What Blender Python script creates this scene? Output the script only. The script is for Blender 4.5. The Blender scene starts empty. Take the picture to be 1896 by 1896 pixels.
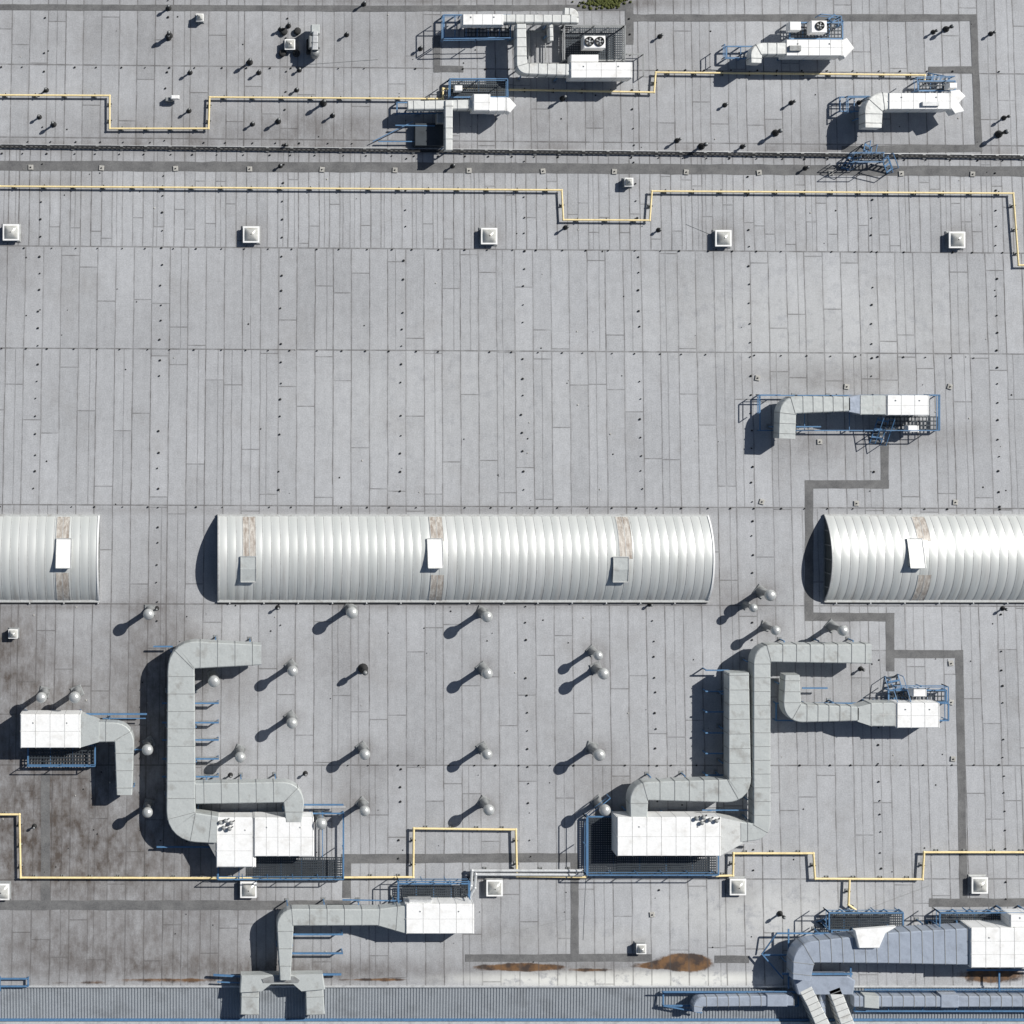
import bpy, math, random
import numpy as np
from mathutils import Vector
random.seed(7); rng=np.random.default_rng(7)
S=0.03; H=95.0
def gx(px): return (px-948)*S
def gy(py): return (948-py)*S
CX,CY=gx(400),gy(700)
def P(px,py,z=0.0):
    k=1-z/H
    return (CX+(gx(px)-CX)*k, CY+(gy(py)-CY)*k, z)

# ------------------------------------------------ materials
class NT:
    def __init__(s,name):
        s.m=bpy.data.materials.new(name); s.m.use_nodes=True
        s.t=s.m.node_tree; s.b=s.t.nodes['Principled BSDF']
    def n(s,t): return s.t.nodes.new(t)
    def set(s,sock,v):
        if isinstance(v,bpy.types.NodeSocket): s.t.links.new(v,sock)
        elif isinstance(v,(tuple,list)) and len(v)==3 and sock.type=='RGBA': sock.default_value=(*v,1)
        else: sock.default_value=v
    def M(s,op,a,b=0.0,clamp=False):
        n=s.n('ShaderNodeMath'); n.operation=op; n.use_clamp=clamp
        s.set(n.inputs[0],a); s.set(n.inputs[1],b); return n.outputs[0]
    def mix(s,f,a,b,mode='MIX'):
        n=s.n('ShaderNodeMix'); n.data_type='RGBA'; n.blend_type=mode
        s.set(n.inputs[0],f); s.set(n.inputs[6],a); s.set(n.inputs[7],b); return n.outputs[2]
    def pos(s):
        return s.n('ShaderNodeNewGeometry').outputs['Position']
    def sep(s,v):
        n=s.n('ShaderNodeSeparateXYZ'); s.set(n.inputs[0],v); return n.outputs
    def comb(s,x,y,z=0.0):
        n=s.n('ShaderNodeCombineXYZ'); s.set(n.inputs[0],x); s.set(n.inputs[1],y); s.set(n.inputs[2],z); return n.outputs[0]
    def scalev(s,v,sc):
        n=s.n('ShaderNodeVectorMath'); n.operation='MULTIPLY'; s.set(n.inputs[0],v); n.inputs[1].default_value=sc; return n.outputs[0]
    def noise(s,v,scale,detail=3,rough=.55):
        n=s.n('ShaderNodeTexNoise'); s.set(n.inputs['Vector'],v); n.inputs['Scale'].default_value=scale
        n.inputs['Detail'].default_value=detail; n.inputs['Roughness'].default_value=rough; return n.outputs[0]
    def wn(s,v):
        n=s.n('ShaderNodeTexWhiteNoise'); n.noise_dimensions='3D'; s.set(n.inputs['Vector'],v); return n.outputs['Value']
    def mr(s,v,a,b,c=0.0,d=1.0):
        n=s.n('ShaderNodeMapRange'); s.set(n.inputs[0],v)
        for i,x in enumerate((a,b,c,d)): n.inputs[i+1].default_value=x
        return n.outputs[0]
    def bump(s,h,st,dist=.02):
        n=s.n('ShaderNodeBump'); s.set(n.inputs['Height'],h); n.inputs['Strength'].default_value=st; n.inputs['Distance'].default_value=dist
        s.t.links.new(n.outputs[0],s.b.inputs['Normal'])

def simple(name,col,rough=.6,metal=0,dirtcol=None,dirt=.5,sc=2.5,stretch=(1,1,1),lo=.5,hi=.75,tint=.12,bump=0):
    k=NT(name); p=k.pos()
    a=k.noise(k.scalev(p,stretch),sc,5,.6); f=k.noise(p,14,3)
    dc=dirtcol or tuple(c*.35 for c in col)
    c1=k.mix(k.mr(f,.3,.7),tuple(c*(1-tint) for c in col),tuple(min(1,c*(1+tint)) for c in col))
    c=k.mix(k.M('MULTIPLY',k.mr(a,lo,hi),dirt),c1,dc)
    k.set(k.b.inputs['Base Color'],c); k.b.inputs['Roughness'].default_value=rough; k.b.inputs['Metallic'].default_value=metal
    if bump: k.bump(k.noise(p,1.6,2),bump,.15)
    return k.m

WHITE=simple('white_painted_sheet',(.86,.86,.85),.5,0,(.5,.47,.42),.5,1.6,lo=.52,hi=.8,tint=.04,bump=.15)
GALV=simple('galvanised_duct',(.50,.525,.515),.42,.15,(.20,.175,.15),.6,1.5,lo=.55,hi=.78,tint=.06,bump=.2)
LGALV=simple('light_galvanised_duct',(.66,.67,.65),.42,.1,(.3,.26,.22),.6,1.8,lo=.55,hi=.78,tint=.06,bump=.2)
GALVB=simple('bluish_galvanised',(.40,.45,.53),.38,.25,(.22,.24,.28),.5,2,lo=.5,hi=.78,tint=.06,bump=.2)
DGALV=simple('dull_metal',(.28,.29,.29),.5,.2,(.1,.09,.08),.7,3)
SEAM=simple('duct_flange',(.28,.29,.29),.6)
WSEAM=simple('panel_joint',(.55,.55,.54),.6)
BLUE=simple('blue_steel_paint',(.085,.19,.34),.5,0,(.05,.09,.15),.5,4)
GRATE=simple('dark_grating',(.05,.06,.07),.6,.4)
YEL=simple('yellow_gas_paint',(.86,.70,.37),.5,0,(.5,.38,.18),.5,3)
DARK=simple('dark_rubber',(.025,.025,.025),.8)
SILV=simple('silver_pipe',(.64,.65,.65),.35,.3)
CONC=simple('concrete_block',(.42,.41,.38),.9)
DOME=simple('skylight_dome',(.54,.54,.51),.22,.2,(.32,.30,.26),.8,2)
CAP=simple('stack_cap',(.56,.57,.56),.33,.4)
RUST=simple('stained_glazing_sheet',(.60,.57,.52),.42,.1,(.27,.215,.175),.9,3.5,(2,.4,1),.38,.66)
ENDW=simple('vault_end_wall',(.08,.09,.09),.6)
MOSS=simple('moss',(.08,.09,.02),.9,0,(.03,.05,.01),.8,8)

# ------------------------------------------------ builder
class B:
    def __init__(s,name): s.name=name; s.v=[];s.f=[];s.mi=[];s.sm=[];s.mats=[]
    def mid(s,m):
        if m not in s.mats: s.mats.append(m)
        return s.mats.index(m)
    def add(s,vs,fs,m,smooth=False):
        o=len(s.v); s.v+=[tuple(v) for v in vs]; i=s.mid(m)
        for f in fs: s.f.append(tuple(a+o for a in f)); s.mi.append(i); s.sm.append(smooth)
    def prismw(s,poly,z0,z1,m,c=.0):
        n=len(poly); cx=sum(p[0] for p in poly)/n; cy=sum(p[1] for p in poly)/n
        area=sum(poly[i][0]*poly[(i+1)%n][1]-poly[(i+1)%n][0]*poly[i][1] for i in range(n))
        if area<0: poly=poly[::-1]
        vs=[(x,y,z0) for x,y in poly]+[(x,y,z1-c) for x,y in poly]
        def ins(x,y):
            dx,dy=cx-x,cy-y; l=math.hypot(dx,dy) or 1; return (x+dx/l*c*1.4,y+dy/l*c*1.4)
        fs=[(i,(i+1)%n,n+(i+1)%n,n+i) for i in range(n)]
        if c>0:
            vs+=[(*ins(x,y),z1) for x,y in poly]
            fs+=[(n+i,n+(i+1)%n,2*n+(i+1)%n,2*n+i) for i in range(n)]; fs.append(tuple(range(2*n,3*n)))
        else: fs.append(tuple(range(n,2*n)))
        fs.append(tuple(range(n-1,-1,-1)))
        s.add(vs,fs,m)
    def prism(s,pp,z0,z1,m,c=.0): s.prismw([P(a,b,z1)[:2] for a,b in pp],z0,z1,m,c)
    def box(s,x0,y0,x1,y1,z0,z1,m,c=.0): s.prism([(x0,y1),(x1,y1),(x1,y0),(x0,y0)],z0,z1,m,c)
    def bar(s,p,q,w,m,h=None):
        p=Vector(p);q=Vector(q);d=q-p
        if d.length<1e-4: return
        d.normalize(); up=Vector((0,0,1)) if abs(d.z)<.9 else Vector((0,1,0))
        a=d.cross(up).normalized()*w/2; b=a.normalized().cross(d).normalized()*(h or w)/2
        vs=[p-a-b,p+a-b,p+a+b,p-a+b,q-a-b,q+a-b,q+a+b,q-a+b]
        s.add(vs,[(0,1,2,3)[::-1],(4,5,6,7),(0,1,5,4),(1,2,6,5),(2,3,7,6),(3,0,4,7)],m)
    def cyl(s,p,q,r,m,seg=10):
        p=Vector(p);q=Vector(q);d=(q-p).normalized(); up=Vector((0,0,1)) if abs(d.z)<.9 else Vector((0,1,0))
        a=d.cross(up).normalized(); b=a.cross(d).normalized(); vs=[]
        for o in (p,q):
            for i in range(seg):
                t=2*math.pi*i/seg; vs.append(o+a*r*math.cos(t)+b*r*math.sin(t))
        s.add(vs,[(i,(i+1)%seg,seg+(i+1)%seg,seg+i) for i in range(seg)],m,True)
        s.add(vs,[tuple(range(seg))[::-1],tuple(range(seg,2*seg))],m)
    def lathe(s,cx,cy,prof,m,seg=14,smooth=True):
        vs=[];fs=[]
        for r,z in prof:
            for i in range(seg):
                t=2*math.pi*i/seg; vs.append((cx+r*math.cos(t),cy+r*math.sin(t),z))
        for j in range(len(prof)-1):
            for i in range(seg):
                a=j*seg+i;b=j*seg+(i+1)%seg; fs.append((a,b,b+seg,a+seg))
        fs.append(tuple(range((len(prof)-1)*seg,len(prof)*seg)))
        s.add(vs,fs,m,smooth)
    def section(s,pts,z0,z1,m):
        vs=[];fs=[];c=min(.05,(z1-z0)*.2)
        for x,y,nx,ny,w in pts:
            h=w/2
            for o,z in ((-h,z0),(h,z0),(h,z1-c),(h-c,z1),(-h+c,z1),(-h,z1-c)):
                vs.append((x+nx*o,y+ny*o,z))
        n=len(pts)
        for j in range(n-1):
            for i in range(6):
                fs.append((j*6+i,j*6+(i+1)%6,(j+1)*6+(i+1)%6,(j+1)*6+i))
        fs.append(tuple(range(6))[::-1]); fs.append(tuple(range((n-1)*6,n*6)))
        s.add(vs,fs,m)
    def duct(s,pts,z0,z1,m=None,rib=.95,legs=True,ribm=None,rf=.58):
        m=m or GALV; ribm=ribm or SEAM
        W=[(*P(a,b,z1)[:2],w*S*(1-z1/H)) for a,b,w in pts]
        out=[(W[0][0],W[0][1],W[0][2])]
        for i in range(1,len(W)-1):
            p0,p1,p2=[Vector(W[j][:2]) for j in (i-1,i,i+1)]; w=W[i][2]
            d1=(p1-p0);d2=(p2-p1);l1,l2=d1.length,d2.length; d1.normalize();d2.normalize()
            ang=math.acos(max(-1,min(1,d1.dot(d2))))
            if ang<math.radians(25): out.append((p1.x,p1.y,w)); continue
            r=w*rf; t=min(r*math.tan(ang/2),l1*.48 if i>1 else l1*.95,l2*.48 if i<len(W)-2 else l2*.95)
            a=p1-d1*t;b=p1+d2*t
            for k in range(8):
                u=k/7; q=a*(1-u)**2+p1*2*u*(1-u)+b*u*u
                out.append((q.x,q.y,w))
        out.append(W[-1])
        full=[]
        n=len(out)
        for i,(x,y,w) in enumerate(out):
            a=Vector(out[max(0,i-1)][:2]);b=Vector(out[min(n-1,i+1)][:2]); d=(b-a).normalized()
            full.append((x,y,-d.y,d.x,w))
        s.section(full,z0,z1,m)
        dist=0;nr=rib*.5;nl=.6
        for i in range(n-1):
            a=full[i];b=full[i+1]; L=math.hypot(b[0]-a[0],b[1]-a[1])
            if L<1e-6: continue
            dx,dy=(b[0]-a[0])/L,(b[1]-a[1])/L
            while nr<dist+L:
                u=(nr-dist)/L; x=a[0]+dx*L*u;y=a[1]+dy*L*u;w=a[4]*(1-u)+b[4]*u+.05
                s.section([(x-dx*.014,y-dy*.014,-dy,dx,w),(x+dx*.014,y+dy*.014,-dy,dx,w)],z0-.02,z1+.018,ribm); nr+=rib
            if legs:
                while nl<dist+L:
                    u=(nl-dist)/L; x=a[0]+dx*L*u;y=a[1]+dy*L*u;w=(a[4]*(1-u)+b[4]*u)/2+.05
                    A=(x-dy*w,y+dx*w);C=(x+dy*w,y-dx*w)
                    for q in (A,C):
                        s.bar((q[0],q[1],0.01),(q[0],q[1],z0-.03),.06,BLUE); s.box_w(q[0],q[1],.12,0,.03,DGALV)
                    s.bar((*A,z0-.04),(*C,z0-.04),.07,BLUE); nl+=1.9
            dist+=L
    def box_w(s,x,y,h,z0,z1,m): s.prismw([(x-h,y-h),(x+h,y-h),(x+h,y+h),(x-h,y+h)],z0,z1,m)
    def ahu(s,x0,y0,x1,y1,z0,z1,m=None,nx=None,ny=1,legs=True):
        m=m or WHITE; s.box(x0,y0,x1,y1,z0,z1,m,.05)
        nx=nx or max(1,int((x1-x0)/24))
        e=.008
        for i in range(0,nx+1):
            x=x0+2+(x1-x0-4)*i/nx; a=P(x,y0-.2,z1);b=P(x,y1+.2,z1)
            s.prismw([(a[0]-.013,b[1]),(a[0]+.013,b[1]),(a[0]+.013,a[1]),(a[0]-.013,a[1])],z0+.02,z1+e,WSEAM)
        for j in range(1,ny+1):
            y=y0+(y1-y0)*j/(ny+1); a=P(x0-.2,y,z1);b=P(x1+.2,y,z1)
            s.prismw([(a[0],a[1]-.01),(b[0],a[1]-.01),(b[0],a[1]+.01),(a[0],a[1]+.01)],z0+.02,z1+e*.6,WSEAM)
        if (x1-x0)>60:
            for f_ in (.22,.78):
                x=x0+(x1-x0)*f_; y=y0+(y1-y0)*.25; s.box(x-1.1,y-1.1,x+1.1,y+1.1,z1,z1+.05,WSEAM,.01)
        if legs:
            for x in (x0+4,(x0+x1)/2,x1-4):
                for y in (y0+3,y1-3):
                    q=P(x,y,z1); s.bar((q[0],q[1],0.01),(q[0],q[1],z0),.08,BLUE)
    def rail(s,pts,z,h=1.0,step=1.3,m=None,closed=False,w=.045):
        m=m or BLUE
        Q=[P(a,b,z+h) for a,b in pts]
        if closed: Q.append(Q[0])
        for a,b in zip(Q,Q[1:]):
            a=Vector(a);b=Vector(b)
            s.bar(a,b,w,m); dz=Vector((0,0,h*.5)); s.bar(a-dz,b-dz,w*.7,m)
            n=max(1,int((b-a).length/step))
            for i in range(n+1):
                q=a+(b-a)*i/n; s.bar(q,(q.x,q.y,z),w*.9,m)
    def frame(s,x0,y0,x1,y1,z,w=.075,legs=True,cross=0,m=None):
        m=m or BLUE
        C=[P(x0,y0,z),P(x1,y0,z),P(x1,y1,z),P(x0,y1,z)]
        for i in range(4):
            s.bar(C[i],C[(i+1)%4],w,m)
            if legs: s.bar(C[i],(C[i][0],C[i][1],0),w*.9,m)
        for i in range(cross):
            x=x0+(x1-x0)*(i+1)/(cross+1); s.bar(P(x,y0,z-.02),P(x,y1,z-.02),w*.6,m)
            if legs:
                for y in (y0,y1):
                    a=P(x,y,z); s.bar(a,(a[0],a[1],0),w*.8,m)
    def grate(s,x0,y0,x1,y1,z,sp=.12,m=None):
        m=m or GRATE
        a=P(x0,y1,z);b=P(x1,y0,z); nx=max(1,int((b[0]-a[0])/sp)); ny=max(1,int((b[1]-a[1])/sp))
        for i in range(nx+1):
            x=a[0]+(b[0]-a[0])*i/nx; s.bar((x,a[1],z),(x,b[1],z),.045,m,.03)
        for i in range(ny+1):
            y=a[1]+(b[1]-a[1])*i/ny; s.bar((a[0],y,z+.003),(b[0],y,z+.003),.065,m,.026)
    def ladder(s,x0,y0,x1,y1,z0,z1,w=22,steps=6,rails=True):
        a=Vector(P(x0,y0,z0));b=Vector(P(x1,y1,z1)); d=(b-a);d2=Vector((d.x,d.y,0)).normalized(); n=Vector((-d2.y,d2.x,0))*w*S/2
        for sg in (-1,1):
            s.bar(a+n*sg,b+n*sg,.05,BLUE); up=Vector((0,0,.8))
            if rails:
                s.bar(a+n*sg+up,b+n*sg+up,.035,BLUE)
                for t in (0,1): s.bar(a+n*sg+d*t,a+n*sg+d*t+up,.035,BLUE)
        for i in range(steps):
            q=a+d*(i+.5)/steps; s.bar(q-n,q+n,.10,GRATE if i%2 else BLUE,.03)
    def done(s,parent=None):
        me=bpy.data.meshes.new(s.name); me.from_pydata(s.v,[],s.f)
        for m in s.mats: me.materials.append(m)
        me.polygons.foreach_set('material_index',s.mi); me.polygons.foreach_set('use_smooth',s.sm); me.update()
        o=bpy.data.objects.new(s.name,me); bpy.context.collection.objects.link(o)
        if parent: o.parent=parent
        return o
def inst(o,name,loc,rz=0,sc=(1,1,1)):
    n=bpy.data.objects.new(name,o.data); bpy.context.collection.objects.link(n); n.location=loc; n.rotation_euler=(0,0,rz); n.scale=sc; return n

# ------------------------------------------------ placement data
stacks=[(275,1138,1),(652,1135,1),(902,1142,1),(1428,1103,1),(1396,1126,.8),(1438,1168,1),(1562,1168,1),(542,1243,1),(903,1248,1),(1108,1214,.9),(1118,1248,1),
 (396,1262,1),(76,1293,1),(138,1292,1),(541,1340,1),(445,1403,1),(273,1389,1),(676,1398,1),(903,1398,1),(1110,1398,1),(273,1505,1),(676,1503,1),(595,1526,1),(906,1501,1),(1121,1501,1)]
domes=[(20,430,30),(465,434,30),(906,437,30),(1340,441,30),(1773,444,30),(2,1652,30),(460,1648,30),(916,1645,30),(1367,1643,30),(1815,1640,30),
 (370,32,14),(537,82,19),(1165,337,16),(1188,1758,18),(24,1174,17)]
# ------------------------------------------------ roof stains
stains=[ # px,py,rx,ry,strength,channel
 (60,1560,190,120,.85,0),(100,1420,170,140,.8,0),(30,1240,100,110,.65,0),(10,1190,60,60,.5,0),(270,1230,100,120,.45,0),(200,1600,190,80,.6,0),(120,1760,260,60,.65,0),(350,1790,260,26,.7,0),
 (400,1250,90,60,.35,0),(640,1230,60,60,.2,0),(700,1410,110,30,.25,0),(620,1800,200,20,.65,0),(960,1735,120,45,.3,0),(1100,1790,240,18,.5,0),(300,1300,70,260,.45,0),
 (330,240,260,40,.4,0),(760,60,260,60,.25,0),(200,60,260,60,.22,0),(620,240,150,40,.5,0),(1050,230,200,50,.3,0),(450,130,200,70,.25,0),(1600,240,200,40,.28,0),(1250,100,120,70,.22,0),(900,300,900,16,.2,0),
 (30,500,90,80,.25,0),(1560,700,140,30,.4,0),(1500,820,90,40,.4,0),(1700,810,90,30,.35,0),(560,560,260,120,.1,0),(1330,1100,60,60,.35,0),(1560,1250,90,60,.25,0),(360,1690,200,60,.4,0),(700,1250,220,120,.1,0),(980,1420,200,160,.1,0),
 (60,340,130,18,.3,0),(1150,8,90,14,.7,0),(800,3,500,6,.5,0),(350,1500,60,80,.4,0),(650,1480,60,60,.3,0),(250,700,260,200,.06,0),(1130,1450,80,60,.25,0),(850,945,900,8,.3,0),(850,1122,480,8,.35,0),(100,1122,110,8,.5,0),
 (965,1791,90,8,1.0,1),(1268,1782,50,17,1.25,1),(1225,1788,60,8,.9,1),(1830,1806,70,16,.8,1),(1090,1797,60,4,.6,1),(320,1815,140,6,.6,1),(700,1814,90,5,.6,1),(150,1818,120,4,.5,1),
 (1150,1812,300,14,1.35,2),(1420,1690,200,60,.3,2),(1500,600,320,120,.16,2),(1100,1740,160,30,.15,2),(820,740,300,160,.08,2)]
for x in (0,110,240,360,520,620,760,830,1020,1280,1420,1520,1720,1840):
    stains.append((x,268+x*.008,30+rng.random()*30,14,.45,0))
for x,y,k in stacks: stains.append((x-6,y-10,22,19,.45,0))
for x,y,s_ in domes: stains.append((x,y,s_*.95,s_*.9,.45,0))
xs=np.arange(-1200,3201,8.0); ys=np.concatenate([np.arange(-1500,-10,60.0),np.arange(-10,1824.9,6.0),[1825.0]])
X,Y=np.meshgrid(xs,ys); col=np.zeros((*X.shape,4),dtype=np.float32); col[...,3]=1
for x,y,rx,ry,st,ch in stains:
    d=np.sqrt(((X-x)/rx)**2+((Y-y)/ry)**2)
    g=np.exp(-d*d*.9) if ch==0 else np.clip(1.35-d,0,1)
    if ch==0: col[...,ch]=1-(1-col[...,ch])*(1-np.clip(st*g,0,1))
    else: col[...,ch]=np.maximum(col[...,ch],np.clip(st*g,0,1))
nv=X.size; vs=np.zeros((nv,3)); vs[:,0]=gx(X.ravel()); vs[:,1]=gy(Y.ravel())
ny_,nx_=X.shape; idx=np.arange(nv).reshape(ny_,nx_)
fc=np.stack([idx[1:,:-1],idx[1:,1:],idx[:-1,1:],idx[:-1,:-1]],-1).reshape(-1,4)
me=bpy.data.meshes.new('roof_membrane'); me.from_pydata(vs.tolist(),[],fc.tolist())
at=me.color_attributes.new('stain','FLOAT_COLOR','POINT'); at.data.foreach_set('color',col.reshape(-1))
roof=bpy.data.objects.new('roof_membrane',me); bpy.context.collection.objects.link(roof)
fb=bpy.data.objects.new('factory_building',None); bpy.context.collection.objects.link(fb); roof.parent=fb

k=NT('bitumen_roof_membrane'); p=k.pos(); x,y,z=k.sep(p)
PX=k.M('ADD',k.M('MULTIPLY',x,1/S),948.0); PY=k.M('SUBTRACT',948.0,k.M('MULTIPLY',y,1/S))
wob=k.M('MULTIPLY',k.M('SUBTRACT',k.noise(p,.35,3),.5),4.0)
fan=k.M('ADD',1.0,k.M('MULTIPLY',k.M('SUBTRACT',PY,948.0),3e-5))
u=k.M('ADD',k.M('ADD',k.M('DIVIDE',k.M('SUBTRACT',PX,700.0),fan),wob),6000.0)
PYs=k.M('SUBTRACT',PY,k.M('MULTIPLY',k.M('MULTIPLY',k.M('SUBTRACT',PX,948.0),k.M('SUBTRACT',1500.0,PY)),7e-6))
band=k.M('MULTIPLY',k.M('GREATER_THAN',PYs,283.0),k.M('LESS_THAN',PYs,463.0))
Wd=k.M('SUBTRACT',34.0,k.M('MULTIPLY',band,14.5))
s1=k.M('DIVIDE',u,Wd); id1=k.M('FLOOR',s1); f1=k.M('FRACT',s1)
zone=k.M('ADD',k.M('ADD',k.M('GREATER_THAN',PYs,650.0),k.M('GREATER_THAN',PYs,938.0)),k.M('ADD',k.M('GREATER_THAN',PYs,1417.0),k.M('GREATER_THAN',PYs,283.0)))
e1=k.M('MULTIPLY',k.M('MINIMUM',f1,k.M('SUBTRACT',1.0,f1)),Wd)
r1=k.wn(k.comb(id1,3.0,zone)); r3=k.wn(k.comb(id1,7.0,zone))
e3=k.M('ADD',k.M('ABSOLUTE',k.M('MULTIPLY',k.M('SUBTRACT',f1,k.M('ADD',.3,k.M('MULTIPLY',r1,.4))),Wd)),k.M('MULTIPLY',k.M('GREATER_THAN',r3,.3),50.0))
v=k.M('ADD',PYs,k.M('MULTIPLY',r1,900.0)); s2=k.M('DIVIDE',v,260.0); id2=k.M('FLOOR',s2); f2=k.M('FRACT',s2)
e2=k.M('MULTIPLY',k.M('MINIMUM',f2,k.M('SUBTRACT',1.0,f2)),260.0)
l1=k.M('MULTIPLY',k.mr(e1,.5,1.6,1,0),k.mr(r1,0,1,.5,1)); l2=k.M('MULTIPLY',k.mr(e2,.5,1.5,1,0),.75); l3=k.M('MULTIPLY',k.mr(e3,.4,1.4,1,0),.55)
seam=k.M('MAXIMUM',k.M('MAXIMUM',l1,l2),l3)
for yy in (128,262,462,650,938,1120,1417,1628):
    d=k.M('ABSOLUTE',k.M('SUBTRACT',PYs,float(yy))); seam=k.M('MAXIMUM',seam,k.M('MULTIPLY',k.mr(d,.6,1.8,1,0),.85))
sn=k.noise(p,1.3,4,.65)
seam=k.M('MULTIPLY',seam,k.mr(sn,.3,.6,.35,1))
halo=k.M('MULTIPLY',k.mr(e1,0,6,1,0),k.mr(k.noise(p,.9,4),.44,.7,0,.6))
cell=k.wn(k.comb(id1,id2,zone))
streak=k.noise(k.comb(k.M('MULTIPLY',x,4.0),k.M('MULTIPLY',y,.5),0.0),1.0,5,.65)
streak2=k.noise(k.comb(k.M('MULTIPLY',x,9.0),k.M('MULTIPLY',y,1.2),4.0),1.0,5,.7)
fine=k.noise(p,13,5,.8); med=k.noise(p,2.2,6,.65); big=k.noise(p,.12,4)
def dv(v_,a): return k.M('MULTIPLY',k.M('SUBTRACT',v_,.5),a)
val=.405
for n_,a_ in ((streak,.12),(fine,.44),(med,.14),(big,.13),(cell,.05)): val=k.M('ADD',val,dv(n_,a_))
cc=k.n('ShaderNodeCombineColor')
k.set(cc.inputs[0],k.M('MULTIPLY',val,.98));k.set(cc.inputs[1],val);k.set(cc.inputs[2],k.M('MULTIPLY',val,1.035))
c=cc.outputs[0]
at_=k.n('ShaderNodeAttribute'); at_.attribute_name='stain'; ar,ag,ab=k.sep(at_.outputs['Vector'])
n2=k.noise(k.comb(k.M('MULTIPLY',x,2.2),k.M('MULTIPLY',y,.9),0.0),1.0,7,.72)
n3=k.noise(p,.8,6,.7)
c=k.mix(k.M('MULTIPLY',ab,k.mr(k.noise(p,1.1,6,.7),.36,.47)),c,(.74,.74,.70))
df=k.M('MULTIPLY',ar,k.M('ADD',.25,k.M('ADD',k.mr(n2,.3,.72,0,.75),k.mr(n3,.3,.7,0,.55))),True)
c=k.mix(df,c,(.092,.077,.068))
c=k.mix(k.M('MULTIPLY',k.mr(streak2,.58,.74),k.mr(k.noise(p,.3,3),.45,.68,.0,.4)),c,(.17,.16,.15))
c=k.mix(k.M('MULTIPLY',k.mr(k.noise(p,.35,7,.7),.52,.72),.22),c,(.21,.19,.17))
ru=k.mr(k.M('ADD',ag,k.M('MULTIPLY',k.M('SUBTRACT',n3,.5),1.0)),.3,.5)
c=k.mix(k.M('MULTIPLY',ru,.92),c,k.mix(k.mr(k.noise(p,1.6,4),.4,.6),(.17,.085,.03),(.045,.028,.02)))
c=k.mix(k.M('MULTIPLY',seam,.85),c,(.075,.07,.068)); c=k.mix(k.M('MULTIPLY',halo,.35),c,(.18,.165,.155))
k.set(k.b.inputs['Base Color'],c); k.b.inputs['Roughness'].default_value=.9
k.b.inputs['Specular IOR Level'].default_value=.2
k.bump(fine,.4,.02)
me.materials.append(k.m)

# ------------------------------------------------ building body, ground
wallm=simple('cladding',(.5,.51,.52),.5)
w=B('walls')
X0,X1,Y0,Y1=gx(-1200),gx(3200),gy(1825),gy(-1500)
w.prismw([(X0+.02,Y0+.01),(X1-.02,Y0+.01),(X1-.02,Y1-.02),(X0+.02,Y1-.02)],-9,-.05,wallm)
yb=gy(1895); w.prismw([(X0+.02,yb+.02),(X1-.02,yb+.02),(X1-.02,Y0-.001),(X0+.02,Y0-.001)],-9,-.62,wallm)
w.done(fb)
cm=simple('corrugated_steel_roof',(.33,.355,.38),.45,.2,(.17,.18,.19),.6,.8)
cr=B('corrugated_roof_strip'); pitch=.165; n=int((X1-X0)/pitch); vs=[];fs=[]
za,zb=-.12,-.30
for i in range(n):
    xa=X0+i*pitch
    for dx,dz in ((0,0),(.075,0),(.095,.035),(.145,.035)):
        vs.append((xa+dx,Y0-.03,za+dz)); vs.append((xa+dx,yb,zb+dz))
for j in range(len(vs)//2-1): fs.append((2*j,2*j+1,2*j+3,2*j+2))
cr.add(vs,fs,cm); cr.done(fb)
fl=B('edge_flashing')
fl.bar((X0,Y0-.04,.0),(X1,Y0-.04,.0),.10,SILV,.08); fl.bar((X0,gy(1891),-.25),(X1,gy(1891),-.25),.13,BLUE,.12); fl.bar((X0,gy(1896.5),-.22),(X1,gy(1896.5),-.22),.14,SILV,.1)
fl.done(fb)
gm=simple('asphalt_ground',(.06,.06,.058),.9,0,(.1,.1,.08),.5,.1)
g=B('ground'); g.add([(-900,-900,-9.01),(900,-900,-9.01),(900,900,-9.01),(-900,900,-9.01)],[(0,1,2,3)],gm); g.done()

# ------------------------------------------------ walkway / repair strips
sm_=NT('dark_membrane_strip'); p=sm_.pos()
a=sm_.noise(p,1.2,6,.7); f=sm_.noise(p,15,4,.7)
sm_.set(sm_.b.inputs['Base Color'],sm_.mix(sm_.mr(sm_.M('ADD',sm_.M('MULTIPLY',a,.6),sm_.M('MULTIPLY',f,.4)),.35,.65),(.085,.085,.088),(.20,.20,.198))); sm_.b.inputs['Roughness'].default_value=.9
ws=B('membrane_repair_strips'); zc=[.004]
def strip(pts,wd=16):
    for (a,b),(c_,d) in zip(pts,pts[1:]):
        zc[0]+=.0006
        A=Vector((gx(a),gy(b)));C=Vector((gx(c_),gy(d))); dr=(C-A).normalized(); nn=Vector((-dr.y,dr.x))*wd*S/2; A=A-dr*wd*S/2;C=C+dr*wd*S/2
        L=(C-A).length; m=max(1,int(L/.7)); vs=[]
        for i in range(m+1):
            q=A+(C-A)*i/m
            for sg in (1,-1):
                o=nn*sg*(1+rng.normal()*.05); vs.append((q.x+o.x,q.y+o.y,zc[0]))
        ws.add(vs,[(2*i+1,2*i+3,2*i+2,2*i) for i in range(m)],sm_.m)
strip([(1638,826),(1638,897),(1498,897),(1498,1142),(1648,1143),(1648,1235)],16)
strip([(1648,1211),(1776,1211),(1784,1660)],15)
strip([(-900,303),(948,311),(2800,324)],19)
strip([(84,1440),(84,1676)],17); strip([(-900,1676),(640,1676)],18); strip([(640,1590),(1062,1588)],17); strip([(642,1600),(642,1655)],15); strip([(1064,1600),(1064,1765)],15)
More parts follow.
